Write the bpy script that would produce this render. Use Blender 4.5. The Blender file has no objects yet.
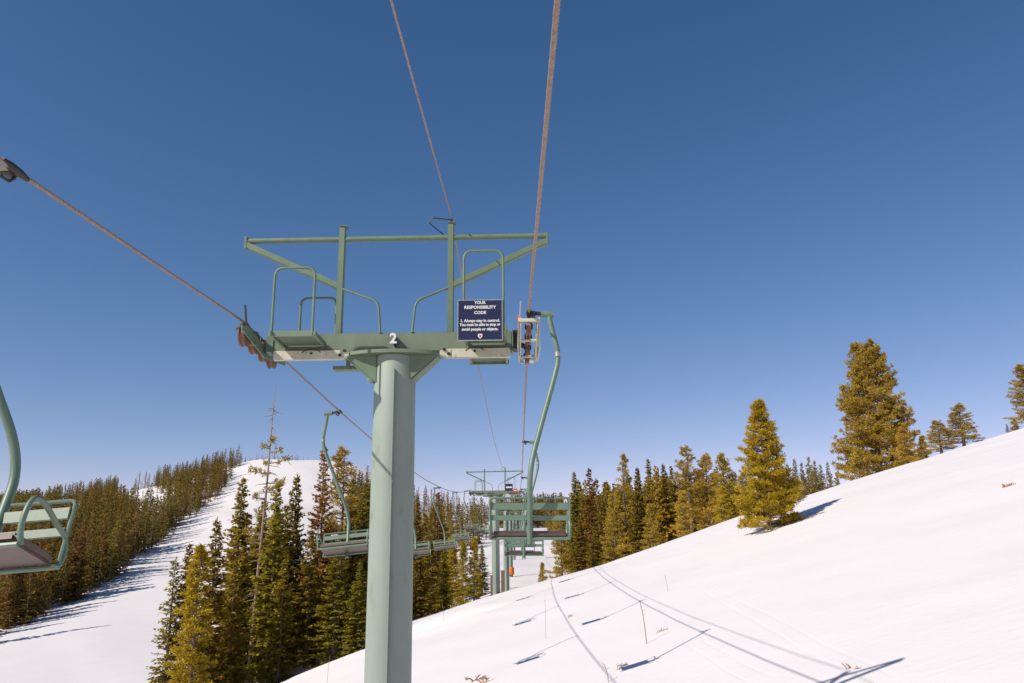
import bpy, math, random
import numpy as np
from mathutils import Vector, Matrix, Quaternion
random.seed(7); RNG = np.random.default_rng(7)
scene = bpy.context.scene
COL = scene.collection
R = math.radians

# ------------------------------------------------------------------ camera
FPX = 800.0; PITCH = R(14.5); ROLL = R(0.8); W, H = 1024, 683
cp, sp = math.cos(PITCH), math.sin(PITCH)
R0 = Vector((1, 0, 0)); U0 = Vector((0, -sp, cp)); FW = Vector((0, cp, sp))
RT = R0*math.cos(ROLL) - U0*math.sin(ROLL)
UP = U0*math.cos(ROLL) + R0*math.sin(ROLL)
camd = bpy.data.cameras.new('camera'); cam = bpy.data.objects.new('camera', camd); COL.objects.link(cam)
camd.sensor_width = 36; camd.lens = 36*FPX/W; camd.clip_end = 9000; camd.clip_start = 0.05
m = Matrix.Identity(4)
for i, v in enumerate((RT, UP, -FW)):
    m[0][i], m[1][i], m[2][i] = v
cam.matrix_world = m
scene.camera = cam
def ray(px, py): return RT*((px-W/2)/FPX) + UP*((H/2-py)/FPX) + FW
def P(px, py, y):
    d = ray(px, py); return d*(y/d.y)
def proj(p):
    p = Vector(p); z = p.dot(FW)
    if z <= 0.1: return (-9999, -9999, z)
    return (W/2+FPX*p.dot(RT)/z, H/2-FPX*p.dot(UP)/z, z)

# ------------------------------------------------------------------ terrain
TH = np.array([-.95, -.63, -.50, -.38, -.33, -.25, -.20, -.15, -.10, -.02, .05, .10, .25, .42, .64, .95])
YR = np.array([75, 100, 150, 200, 300, 420, 560, 900, 3000.])
ET = np.array([
 #-.95   -.63   -.50   -.38   -.33   -.25   -.20   -.15   -.10   -.02   .05    .10    .25    .42   .64   .95
 [-.185, -.175, -.172, -.165, -.160, -.150, -.125, -.105, -.088, -.056, -.050, -.042, .014, .068, .132, .208],
 [-.130, -.120, -.112, -.112, -.112, -.105, -.095, -.085, -.072, -.044, -.040, -.035, .006, .055, .105, .150],
 [-.085, -.072, -.056, -.050, -.050, -.050, -.045, -.040, -.036, -.022, -.020, -.012, .014, .050, .075, .090],
 [-.045, -.035, -.018, -.008, -.005, -.005, -.005, -.008, -.010, -.004, .000, .008, .022, .045, .055, .060],
 [.015,  .025,  .033,  .045,  .052,  .052,  .040,  .030,  .022,  .016, .018, .024, .032, .040, .042, .042],
 [.035,   .045,  .062,  .092,  .108,  .1095, .106,  .078,  .045,  .034, .034, .038, .040, .040, .038, .036],
 [.022,  .032,  .048,  .070,  .082,  .090,  .085,  .065,  .036,  .030, .030, .030, .030, .030, .028, .026],
 [.00,   .00,   .01,   .02,   .03,   .035,  .03,   .02,   .015,  .01,  .01,  .01,  .01,  .01,  .01,  .01],
 [.00]*16]) - 0.014*TH[None, :]
ET[-1] = -.002
TC = np.array([-.95, -.63, -.305, -.248, -.133, -.02, .106, .278, .417, .643, .95])
EC = np.array([-.28, -.23, -.1526, -.1326, -.083, -.0505, -.0165, .041, .083, .149, .24]) - 0.014*TC
A0, B0, C0, YC = -4.2, .306, .015, 60.0
def sstep(a, b, t):
    t = np.clip((t-a)/(b-a), 0, 1); return t*t*(3-2*t)
def near_z(x, y):
    ax = np.abs(x)
    xs = np.sign(x)*np.where(ax < 60, ax, 60+40*np.tanh((ax-60)/40))
    th = np.clip(xs/YC, -.95, .95)
    corr = YC*np.interp(th, TC, EC) - (A0 + B0*th*YC + C0*YC)
    ys = np.maximum(y, -150)
    return A0 + B0*xs + C0*ys + corr*sstep(20, 60, y)
def raw_z(x, y):
    zn = near_z(x, np.minimum(y, YC))
    yy = np.maximum(y, YC+1e-3)
    th = np.clip(x/yy, -.95, .95)
    rows = [near_z(x*YC/yy, np.full_like(x, YC))] + [np.interp(th, TH, ET[i])*YR[i] for i in range(len(YR))]
    ys = np.concatenate([[YC], YR])
    zf = rows[0].copy()
    for i in range(len(ys)-1):
        t = np.clip((yy-ys[i])/(ys[i+1]-ys[i]), 0, 1)
        zf = zf + (rows[i+1]-rows[i])*t
    return np.where(y <= YC, zn, zf)
def vnoise(x, y, s, seed=0):
    x = x/s+seed*17.3; y = y/s+seed*5.1
    return (np.sin(x*1.7+1.3*np.sin(y*1.1+seed))*np.cos(y*1.5+1.7*np.sin(x*.7)) + .5*np.sin(x*3.1+y*2.3+seed))/1.5
def Zarr(x, y):
    x = np.asarray(x, float); y = np.asarray(y, float)
    z = np.zeros_like(x)
    for k, w in ((-1.0, .15), (-.5, .2), (0, .3), (.5, .2), (1.0, .15)):
        dy = k*(1.0+np.abs(y)*.035)*np.clip(np.abs(y)/60, .1, 1)
        z = z + w*(.5*raw_z(x+.02*dy*20*.1, y+dy) + .25*raw_z(x+np.abs(dy)*1.2, y+dy) + .25*raw_z(x-np.abs(dy)*1.2, y+dy))
    d = np.hypot(x, y)
    z = z + .05*vnoise(x, y, 4.5, 1)*np.clip(d/30, 0, 1) + .015*vnoise(x, y, 1.6, 2)
    z = z + np.clip((d-70)/150, 0, 1)*(.9*vnoise(x, y, 34, 3)+.35*vnoise(x, y, 13, 4))
    # groomed bank running along the brow of the slope, left of the lift
    m1 = sstep(-24, -19, x)*(1-sstep(-3, 0, x))
    yc = 49.5 + .8*np.sin(x*.35)
    z = z - m1*.55*np.exp(-((y-yc)/1.0)**2) + m1*.18*np.exp(-((y-yc+2.0)/1.1)**2) + m1*.25*np.exp(-((y-yc-2.8)/1.6)**2)
    m2 = sstep(-22, -17, x)*(1-sstep(-13, -9, x))*sstep(51, 53, y)*(1-sstep(57, 61, y))
    z = z + m2*(.35+.28*vnoise(x, y, 1.1, 5))
    return z
def Zg(x, y): return float(Zarr(np.array([x]), np.array([y]))[0])
def hit(px, py):
    d = ray(px, py); d = d/d.y
    ys = np.arange(12, 700, .25)
    z = Zarr(d.x*ys, ys) - d.z*ys
    i = np.argmax(z > 0)
    if z[i] <= 0: return None
    y = ys[i]; return Vector((d.x*y, y, Zg(d.x*y, y)))

# ------------------------------------------------------------------ materials
def newmat(name):
    m = bpy.data.materials.new(name); m.use_nodes = True
    nt = m.node_tree; b = nt.nodes['Principled BSDF']; return m, nt, b
def node(nt, t, **kw):
    n = nt.nodes.new(t)
    for k, v in kw.items(): setattr(n, k, v)
    return n
def paint(name, col, col2=None, rough=.5, scale=6, metal=0, bump=.15, stain=None, seam=None):
    m, nt, b = newmat(name); L = nt.links.new
    tc = node(nt, 'ShaderNodeTexCoord'); ns = node(nt, 'ShaderNodeTexNoise')
    ns.inputs['Scale'].default_value = scale; ns.inputs['Detail'].default_value = 7; ns.inputs['Roughness'].default_value = .65
    mp = node(nt, 'ShaderNodeMapping'); mp.inputs['Scale'].default_value = (1, 1, .35)
    L(tc.outputs['Object'], mp.inputs[0]); L(mp.outputs[0], ns.inputs['Vector'])
    r = node(nt, 'ShaderNodeValToRGB'); r.color_ramp.elements[0].position = .32; r.color_ramp.elements[1].position = .7
    r.color_ramp.elements[0].color = (*(col2 or tuple(c*.75 for c in col)), 1); r.color_ramp.elements[1].color = (*col, 1)
    L(ns.outputs['Fac'], r.inputs[0]); out = r.outputs[0]
    if stain:
        n2 = node(nt, 'ShaderNodeTexNoise'); n2.inputs['Scale'].default_value = scale*3.1; n2.inputs['Detail'].default_value = 5
        L(mp.outputs[0], n2.inputs['Vector'])
        r2 = node(nt, 'ShaderNodeValToRGB'); r2.color_ramp.elements[0].position = .62; r2.color_ramp.elements[1].position = .70
        L(n2.outputs['Fac'], r2.inputs[0])
        mx = node(nt, 'ShaderNodeMix', data_type='RGBA'); L(r2.outputs[0], mx.inputs[0]); L(out, mx.inputs[6]); mx.inputs[7].default_value = (*stain, 1)
        out = mx.outputs[2]
    L(out, b.inputs['Base Color'])
    b.inputs['Roughness'].default_value = rough; b.inputs['Metallic'].default_value = metal
    bp = node(nt, 'ShaderNodeBump'); bp.inputs['Strength'].default_value = bump; bp.inputs['Distance'].default_value = .01
    L(ns.outputs['Fac'], bp.inputs['Height']); L(bp.outputs[0], b.inputs['Normal'])
    return m
M = {}
M['pole'] = paint('faded_green_pole_paint', (.235, .29, .245), (.195, .245, .205), .6, 2.2, stain=(.19, .225, .175))
M['green'] = paint('green_steel_paint', (.125, .18, .115), (.09, .14, .085), .5, 5, stain=(.11, .17, .12))
M['arm'] = paint('crossarm_green_paint', (.14, .19, .125), (.11, .15, .10), .55, 5, stain=(.13, .17, .12))
M['cream'] = paint('cream_weathered_paint', (.47, .46, .36), (.36, .36, .27), .6, 8, stain=(.20, .15, .09))
M['chair'] = paint('chair_green_paint', (.125, .19, .14), (.095, .155, .11), .45, 7, stain=(.14, .2, .15))
M['pad'] = paint('brown_seat_vinyl', (.10, .06, .048), (.065, .042, .035), .45, 9)
M['dark'] = paint('dark_greased_steel', (.045, .035, .03), (.03, .022, .02), .5, 20, .4)
M['rubber'] = paint('worn_sheave_rubber', (.22, .105, .065), (.11, .06, .045), .7, 18)
M['galv'] = paint('galvanised_steel', (.42, .43, .42), (.3, .31, .3), .4, 15, .6)
M['bark'] = paint('conifer_bark', (.20, .14, .10), (.10, .07, .05), .9, 9, bump=.6)
M['deadwood'] = paint('weathered_deadwood', (.30, .22, .17), (.2, .14, .11), .9, 9, bump=.5)
M['navy'] = paint('navy_sign_face', (.012, .016, .055), (.010, .013, .045), .35, 3)
M['white'] = paint('white_sign_paint', (.62, .62, .61), (.5, .5, .5), .6, 12)
M['red'] = paint('red_marker_paint', (.55, .06, .04), (.45, .05, .03), .5, 5)
M['orange'] = paint('orange_tower_pad', (.75, .20, .03), (.6, .15, .02), .6, 5)
M['wood'] = paint('brown_timber', (.17, .10, .065), (.11, .065, .045), .85, 6)
M['stalk'] = paint('dry_grass_stalk', (.36, .20, .10), (.24, .13, .07), .8, 30)
def rope_mat():
    m = paint('rusty_wire_rope', (.36, .26, .21), (.19, .135, .105), .6, 40, .2)
    return m
M['rope'] = rope_mat()
def needles(name, dark, light, hue=.03):
    m, nt, b = newmat(name); L = nt.links.new
    g = node(nt, 'ShaderNodeNewGeometry'); oi = node(nt, 'ShaderNodeObjectInfo')
    tc = node(nt, 'ShaderNodeTexCoord'); ns = node(nt, 'ShaderNodeTexNoise'); ns.inputs['Scale'].default_value = .9; ns.inputs['Detail'].default_value = 3
    L(tc.outputs['Object'], ns.inputs['Vector'])
    a = node(nt, 'ShaderNodeMath', operation='MULTIPLY'); a.inputs[1].default_value = .45; L(g.outputs['Random Per Island'], a.inputs[0])
    a2 = node(nt, 'ShaderNodeMath', operation='MULTIPLY_ADD'); a2.inputs[1].default_value = .55; L(ns.outputs['Fac'], a2.inputs[0]); L(a.outputs[0], a2.inputs[2])
    r = node(nt, 'ShaderNodeValToRGB'); r.color_ramp.elements[0].position = .2; r.color_ramp.elements[1].position = .85
    r.color_ramp.elements[0].color = (*dark, 1); r.color_ramp.elements[1].color = (*light, 1); L(a2.outputs[0], r.inputs[0])
    hs = node(nt, 'ShaderNodeHueSaturation')
    mr = node(nt, 'ShaderNodeMapRange'); mr.inputs['To Min'].default_value = .5-hue; mr.inputs['To Max'].default_value = .5+hue
    L(oi.outputs['Random'], mr.inputs['Value']); L(mr.outputs[0], hs.inputs['Hue'])
    mv = node(nt, 'ShaderNodeMapRange'); mv.inputs['To Min'].default_value = .8; mv.inputs['To Max'].default_value = 1.2
    ml = node(nt, 'ShaderNodeMath', operation='MULTIPLY'); ml.inputs[1].default_value = 7.31
    fr = node(nt, 'ShaderNodeMath', operation='FRACT'); L(oi.outputs['Random'], ml.inputs[0]); L(ml.outputs[0], fr.inputs[0]); L(fr.outputs[0], mv.inputs['Value'])
    L(mv.outputs[0], hs.inputs['Value']); L(r.outputs[0], hs.inputs['Color'])
    L(hs.outputs[0], b.inputs['Base Color']); b.inputs['Roughness'].default_value = .65
    b.inputs['Specular IOR Level'].default_value = .25
    tr = node(nt, 'ShaderNodeBsdfTranslucent'); L(hs.outputs[0], tr.inputs['Color'])
    mx = node(nt, 'ShaderNodeMixShader'); mx.inputs[0].default_value = .42
    out = nt.nodes['Material Output']; L(b.outputs[0], mx.inputs[1]); L(tr.outputs[0], mx.inputs[2]); L(mx.outputs[0], out.inputs['Surface'])
    return m
M['fir'] = needles('fir_needles', (.10, .076, .014), (.50, .37, .045), .02)
M['pine'] = needles('pine_needles', (.24, .175, .010), (.70, .50, .03), .012)
M['pinedull'] = needles('dull_pine_needles', (.22, .155, .022), (.76, .54, .075), .007)
M['rust'] = needles('dying_rust_needles', (.16, .085, .02), (.46, .25, .05), .01)
M['darkfir'] = needles('distant_fir_needles', (.10, .064, .016), (.39, .25, .05), .02)

def snow_mat():
    m, nt, b = newmat('sunlit_snow'); L = nt.links.new
    tc = node(nt, 'ShaderNodeTexCoord')
    mpg = node(nt, 'ShaderNodeMapping'); mpg.inputs['Rotation'].default_value = (0, 0, .5); mpg.inputs['Scale'].default_value = (.35, 1.3, 1)
    n1 = node(nt, 'ShaderNodeTexNoise'); n1.inputs['Scale'].default_value = .35; n1.inputs['Detail'].default_value = 8; n1.inputs['Roughness'].default_value = .6
    n2 = node(nt, 'ShaderNodeTexNoise'); n2.inputs['Scale'].default_value = 3.2; n2.inputs['Detail'].default_value = 6
    L(tc.outputs['Object'], n1.inputs['Vector']); L(tc.outputs['Object'], mpg.inputs[0]); L(mpg.outputs[0], n2.inputs['Vector'])
    r = node(nt, 'ShaderNodeValToRGB'); r.color_ramp.elements[0].color = (.62, .592, .598, 1); r.color_ramp.elements[1].color = (.685, .657, .663, 1)
    L(n1.outputs['Fac'], r.inputs[0]); L(r.outputs[0], b.inputs['Base Color'])
    b.inputs['Roughness'].default_value = .7; b.inputs['Specular IOR Level'].default_value = .2
    # ski tracks: pairs of shallow grooves, in ground coordinates
    sx = node(nt, 'ShaderNodeSeparateXYZ'); L(tc.outputs['Object'], sx.inputs[0])
    h = None
    def mth(op, a, b_=None, c=None):
        n = node(nt, 'ShaderNodeMath', operation=op)
        for i, v in enumerate((a, b_, c)):
            if v is None: continue
            if isinstance(v, (int, float)): n.inputs[i].default_value = v
            else: L(v, n.inputs[i])
        return n.outputs[0]
    nz = node(nt, 'ShaderNodeTexNoise'); nz.inputs['Scale'].default_value = .12; nz.inputs['Detail'].default_value = 2; L(tc.outputs['Object'], nz.inputs['Vector'])
    wob = mth('MULTIPLY_ADD', nz.outputs['Fac'], .5, -.25)
    for (x0, y0, x1, y1, wd) in TRACKS:
        dx, dy = x1-x0, y1-y0; l = math.hypot(dx, dy); nx, ny = -dy/l, dx/l
        d = mth('ADD', mth('MULTIPLY', sx.outputs[0], nx), mth('MULTIPLY_ADD', sx.outputs[1], ny, -(nx*x0+ny*y0)))
        d = mth('ADD', d, wob)
        # two grooves at +-.16
        dd = mth('SUBTRACT', mth('ABSOLUTE', d), .2)
        g = mth('SUBTRACT', 1.0, mth('MINIMUM', mth('DIVIDE', mth('ABSOLUTE', dd), wd), 1.0))
        along = mth('ADD', mth('MULTIPLY', sx.outputs[0], dx/l), mth('MULTIPLY_ADD', sx.outputs[1], dy/l, -(dx*x0+dy*y0)/l))
        g = mth('MULTIPLY', g, mth('MULTIPLY', mth('GREATER_THAN', along, 0), mth('LESS_THAN', along, l)))
        h = g if h is None else mth('MAXIMUM', h, g)
    hh = mth('ADD', mth('MULTIPLY', h, -.10), mth('ADD', mth('MULTIPLY', n2.outputs['Fac'], .4), mth('MULTIPLY', n1.outputs['Fac'], 1.1)))
    bp = node(nt, 'ShaderNodeBump'); bp.inputs['Strength'].default_value = .5; bp.inputs['Distance'].default_value = .06
    L(hh, bp.inputs['Height']); L(bp.outputs[0], b.inputs['Normal'])
    return m

# ------------------------------------------------------------------ helpers
def tag(o, label=None, cat=None, group=None, kind=None):
    if label: o['label'] = label
    if cat: o['category'] = cat
    if group: o['group'] = group
    if kind: o['kind'] = kind
    return o
def empty(name, loc=(0, 0, 0), label=None, cat=None, group=None):
    o = bpy.data.objects.new(name, None); o.location = loc; o.empty_display_size = .3; COL.objects.link(o)
    return tag(o, label, cat, group)
class MB:
    def __init__(s): s.v = []; s.f = []; s.sm = []
    def add(s, vs, fs, smooth=False):
        k = len(s.v); s.v += [tuple(v) for v in vs]; s.f += [tuple(i+k for i in f) for f in fs]; s.sm += [smooth]*len(fs); return s
    def box(s, c, size, rot=None):
        c = Vector(c); hx, hy, hz = (a/2 for a in size); vs = []
        for x in (-hx, hx):
            for y in (-hy, hy):
                for z in (-hz, hz):
                    p = Vector((x, y, z))
                    if rot: p = rot @ p
                    vs.append(c+p)
        return s.add(vs, [(0, 1, 3, 2), (4, 6, 7, 5), (0, 4, 5, 1), (2, 3, 7, 6), (0, 2, 6, 4), (1, 5, 7, 3)])
    def bar(s, p0, p1, w, h, upv=(0, 0, 1)):
        p0, p1 = Vector(p0), Vector(p1); d = (p1-p0); l = d.length; d.normalize()
        u = Vector(upv); sx = d.cross(u)
        if sx.length < 1e-4: sx = Vector((1, 0, 0))
        sx.normalize(); u = sx.cross(d)
        rot = Matrix((sx, d, u)).transposed()
        return s.box((p0+p1)/2, (w, l, h), rot)
    def tube(s, path, r, seg=10, caps=True, r1=None):
        path = [Vector(p) for p in path]; n = len(path); rings = []
        t0 = (path[1]-path[0]).normalized()
        a = Vector((0, 0, 1)) if abs(t0.z) < .9 else Vector((1, 0, 0))
        nrm = t0.cross(a).normalized(); prev = t0
        for i, p in enumerate(path):
            t = (path[min(i+1, n-1)]-path[max(i-1, 0)]).normalized()
            q = prev.rotation_difference(t); nrm = (q @ nrm).normalized(); prev = t
            b = t.cross(nrm); rr = r if r1 is None else r+(r1-r)*i/(n-1)
            rings.append([p+(nrm*math.cos(2*math.pi*k/seg)+b*math.sin(2*math.pi*k/seg))*rr for k in range(seg)])
        vs = [v for ring in rings for v in ring]; fs = []
        for i in range(n-1):
            for k in range(seg):
                k2 = (k+1) % seg
                fs.append((i*seg+k, i*seg+k2, (i+1)*seg+k2, (i+1)*seg+k))
        s.add(vs, fs, True)
        if caps:
            s.add(rings[0], [tuple(reversed(range(seg)))]); s.add(rings[-1], [tuple(range(seg))])
        return s
    def lathe(s, c, axis, prof, seg=24):
        c = Vector(c); ax = Vector(axis).normalized(); a = Vector((0, 0, 1)) if abs(ax.z) < .9 else Vector((1, 0, 0))
        u = ax.cross(a).normalized(); w = ax.cross(u); vs = []; fs = []
        for (t, r) in prof:
            for k in range(seg):
                an = 2*math.pi*k/seg; vs.append(c+ax*t+(u*math.cos(an)+w*math.sin(an))*r)
        for i in range(len(prof)-1):
            for k in range(seg):
                k2 = (k+1) % seg; fs.append((i*seg+k, (i+1)*seg+k, (i+1)*seg+k2, i*seg+k2))
        fs.append(tuple(range(seg))); fs.append(tuple(reversed(range((len(prof)-1)*seg, len(prof)*seg))))
        return s.add(vs, fs, True)
    def prism(s, pts, y0, y1):   # outline in x,z extruded along y
        n = len(pts); vs = [(x, y0, z) for x, z in pts]+[(x, y1, z) for x, z in pts]
        fs = [tuple(range(n)), tuple(reversed(range(n, 2*n)))]+[(i, i+n, (i+1) % n+n, (i+1) % n) for i in range(n)]
        return s.add(vs, fs)
    def build(s, name, mat, parent=None, bevel=0):
        me = bpy.data.meshes.new(name); me.from_pydata(s.v, [], s.f); me.materials.append(mat)
        me.polygons.foreach_set('use_smooth', s.sm); me.update()
        import bmesh
        bm = bmesh.new(); bm.from_mesh(me); bmesh.ops.recalc_face_normals(bm, faces=bm.faces)
        if bevel:
            es = [e for e in bm.edges if len(e.link_faces) == 2 and e.calc_face_angle(0) > .9]
            bmesh.ops.bevel(bm, geom=es, offset=bevel, segments=2, affect='EDGES', clamp_overlap=True)
        bm.to_mesh(me); bm.free()
        try: me.set_sharp_from_angle(angle=R(40))
        except Exception: pass
        o = bpy.data.objects.new(name, me); COL.objects.link(o)
        if parent: o.parent = parent
        return o
def smooth_path(pts, n=6):
    pts = [Vector(p) for p in pts]; out = []
    q = [pts[0]*2-pts[1]]+pts+[pts[-1]*2-pts[-2]]
    for i in range(1, len(q)-2):
        for k in range(n):
            t = k/n; a, b, c, d = q[i-1], q[i], q[i+1], q[i+2]
            out.append(.5*((2*b)+(c-a)*t+(2*a-5*b+4*c-d)*t*t+(3*b-a-3*c+d)*t**3))
    out.append(pts[-1]); return out
def fillet(pts, r, n=5):
    pts = [Vector(p) for p in pts]; out = [pts[0]]
    for i in range(1, len(pts)-1):
        a, b, c = pts[i-1], pts[i], pts[i+1]; d0 = (a-b); d1 = (c-b)
        rr = min(r, d0.length*.45, d1.length*.45); p0 = b+d0.normalized()*rr; p1 = b+d1.normalized()*rr
        for k in range(n+1):
            t = k/n; out.append(p0*(1-t)**2+b*2*t*(1-t)+p1*t*t)
    out.append(pts[-1]); return out
CH = {}
def reg(o):
    if o.parent: CH.setdefault(o.parent.name, []).append(o)
def kids(o): return [c for c in COL.objects if c.parent == o]
def copy_tree(o, parent=None, cache={}):
    c = o.copy(); COL.objects.link(c); c.parent = parent
    if o.name not in cache: cache[o.name] = kids(o)
    for ch in cache[o.name]: copy_tree(ch, c)
    return c
def text_mesh(name, body, size, mat, parent, loc, extrude=.002, align='CENTER', width=None, bold=0):
    cu = bpy.data.curves.new('txt', 'FONT'); cu.body = body; cu.size = size; cu.extrude = extrude; cu.align_x = align; cu.align_y = 'CENTER'; cu.offset = bold
    cu.resolution_u = 3
    o = bpy.data.objects.new('txt', cu); COL.objects.link(o); bpy.context.view_layer.update()
    dg = bpy.context.evaluated_depsgraph_get(); me = bpy.data.meshes.new_from_object(o.evaluated_get(dg))
    bpy.data.objects.remove(o); me.name = name
    if width:
        xs = [v.co.x for v in me.vertices]; k = width/(max(xs)-min(xs))
        for v in me.vertices: v.co.x *= k
    me.transform(Matrix.Rotation(R(90), 4, 'X')); me.materials.clear(); me.materials.append(mat)
    t = bpy.data.objects.new(name, me); COL.objects.link(t); t.parent = parent; t.location = loc
    return t

# ------------------------------------------------------------------ world, sun
SAZ = Vector((-.82, -.57)).normalized(); SEL = R(39.5)
S = Vector((SAZ.x*math.cos(SEL), SAZ.y*math.cos(SEL), math.sin(SEL))).normalized()
world = bpy.data.worlds.new('World'); scene.world = world; world.use_nodes = True
wn = world.node_tree; bg = wn.nodes['Background']; sky = wn.nodes.new('ShaderNodeTexSky')
sky.sky_type = 'NISHITA'; sky.sun_disc = False; sky.sun_elevation = SEL
sky.sun_rotation = math.atan2(S.x, S.y)
sky.altitude = 3000; sky.air_density = 1.0; sky.dust_density = .9; sky.ozone_density = 1.5
sep = wn.nodes.new('ShaderNodeSeparateColor'); com = wn.nodes.new('ShaderNodeCombineColor'); wn.links.new(sky.outputs[0], sep.inputs[0])
for ch, (gm, kk) in enumerate(((1.42, .56), (1.02, .73), (.90, .96))):   # colour response of the clear mountain sky
    pw = wn.nodes.new('ShaderNodeMath'); pw.operation = 'POWER'; pw.inputs[1].default_value = gm
    ml = wn.nodes.new('ShaderNodeMath'); ml.operation = 'MULTIPLY'; ml.inputs[1].default_value = kk
    wn.links.new(sep.outputs[ch], pw.inputs[0]); wn.links.new(pw.outputs[0], ml.inputs[0]); wn.links.new(ml.outputs[0], com.inputs[ch])
wn.links.new(com.outputs[0], bg.inputs[0])
bg.inputs[1].default_value = .092
sl = bpy.data.lights.new('sun', 'SUN'); sl.energy = 3.7; sl.angle = R(.6); sl.color = (1, .915, .80)
so = bpy.data.objects.new('sun', sl); COL.objects.link(so); so.rotation_euler = S.to_track_quat('Z', 'Y').to_euler(); so.location = (-60, -30, 60)
scene.view_settings.view_transform = 'Standard'; scene.view_settings.look = 'None'
scene.view_settings.exposure = 0.6; scene.view_settings.gamma = 1
scene.render.engine = 'CYCLES'
scene.cycles.max_bounces = 6; scene.cycles.diffuse_bounces = 3; scene.cycles.transmission_bounces = 3; scene.cycles.transparent_max_bounces = 4

# ------------------------------------------------------------------ snow ground
def hp(px, py): p = hit(px, py); return p
tk = []
for a, b, w in (((700, 585), (880, 683), .07), ((690, 640), (760, 683), .06), ((560, 600), (700, 560), .05), ((940, 470), (760, 600), .05)):
    p, q = hp(*a), hp(*b)
    if p and q: tk.append((p.x, p.y, q.x, q.y, w))
TRACKS = tk
M['snow'] = snow_mat()
def axis(vals):
    out = []
    for a, b, st in vals: out += list(np.arange(a, b, st))
    out.append(vals[-1][1]); return np.array(out)
gx = axis([(-3200, -800, 160), (-800, -260, 12), (-260, -90, 3.0), (-90, -30, 1.2), (-30, 45, .35), (45, 110, 1.2), (110, 400, 6), (400, 3200, 120)])
gy = axis([(-400, -40, 20), (-40, 10, 2), (10, 40, .5), (40, 64, .25), (64, 110, .8), (110, 260, 2.5), (260, 480, 4), (480, 900, 16), (900, 4000, 150)])
GX, GY = np.meshgrid(gx, gy); ZZ = Zarr(GX.ravel(), GY.ravel())
me = bpy.data.meshes.new('snow_ground'); nx, ny = len(gx), len(gy)
vs = np.stack([GX.ravel(), GY.ravel(), ZZ], 1)
idx = np.arange(nx*ny).reshape(ny, nx)
fs = np.stack([idx[:-1, :-1].ravel(), idx[:-1, 1:].ravel(), idx[1:, 1:].ravel(), idx[1:, :-1].ravel()], 1)
def fast_mesh(me, v, q, smooth=False, matidx=None):
    me.vertices.add(len(v)); me.vertices.foreach_set('co', np.asarray(v, np.float32).ravel())
    me.loops.add(q.size); me.loops.foreach_set('vertex_index', q.astype(np.int32).ravel())
    me.polygons.add(len(q)); me.polygons.foreach_set('loop_start', np.arange(0, q.size, 4, dtype=np.int32))
    try: me.polygons.foreach_set('loop_total', np.full(len(q), 4, np.int32))
    except Exception: pass
    me.polygons.foreach_set('use_smooth', np.full(len(q), smooth))
    if matidx is not None: me.polygons.foreach_set('material_index', matidx.astype(np.int32))
    me.update(calc_edges=True); me.validate()
fast_mesh(me, vs, fs, True); me.materials.append(M['snow'])
ground = bpy.data.objects.new('snow_ground', me); COL.objects.link(ground); tag(ground, kind='structure')

# ------------------------------------------------------------------ rope geometry
TW = [(-1.6, 10.5, 2.83), (-1.42, 60.0, 4.15), (-.95, 88.0, 4.35), (-.65, 121.0, 5.3), (-.2, 172.0, 7.0), (.6, 262.0, 11.5)]   # x, y, rope height
NODES = [(-1.6-.85, -35, 1.8, .32)]
def rope_pts():
    seg = []   # (y0,z0,y1,z1,sag,x0,x1)
    prev = (-2.1, -35.0, 1.8)
    sags = [.32, .81, .25, .35, .6, 1.5]
    for (x, y, z), s in zip(TW, sags):
        seg.append((prev[1], prev[2], y-.75, z+(.01), s, prev[0], x)); prev = (x, y+.75, z-.04)
    return seg
SEGS = rope_pts()
def rope_at(y):
    for (y0, z0, y1, z1, s, x0, x1) in SEGS:
        if y0 <= y <= y1:
            t = (y-y0)/(y1-y0); return x0+(x1-x0)*t, z0+(z1-z0)*t-4*s*t*(1-t)
    for (x, ty, z) in TW:
        if abs(y-ty) <= .76: return x, z+.01-.05*(y-ty+.75)/1.5
    return TW[-1][0], TW[-1][2]
HG = 1.815
def make_rope(side, label):
    ys = list(np.arange(-35, -2, .5))+list(np.arange(-2, 16, .012))+list(np.arange(16, 60, .25))+list(np.arange(60, 262, 1.0))
    v = []; f = []; seg = 18
    for i, y in enumerate(ys):
        x, z = rope_at(y); x += side*HG + (.0155*max(0, 9.6-y) if side > 0 else 0)
        fine = -2 <= y <= 16
        for k in range(seg):
            a = 2*math.pi*k/seg
            r = 0.015*(1+(.16*math.cos(6*(a-y*2*math.pi/.20)) if fine else 0))
            v.append((x+r*math.cos(a), y, z+r*math.sin(a)))
    n = len(ys); ii = np.arange(n*seg).reshape(n, seg); jj = np.roll(ii, -1, 1)
    q = np.stack([ii[:-1].ravel(), jj[:-1].ravel(), jj[1:].ravel(), ii[1:].ravel()], 1)
    me = bpy.data.meshes.new('haul_rope'); fast_mesh(me, np.array(v), q, True); me.materials.append(M['rope'])
    o = bpy.data.objects.new('haul_rope', me); COL.objects.link(o); tag(o, label, 'rope', 'haul ropes of the chairlift')
make_rope(1, 'thick rusty steel rope overhead running to the right end of the crossarm')
make_rope(-1, 'rusty steel rope slanting down from the left edge to the left end of the crossarm')

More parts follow.
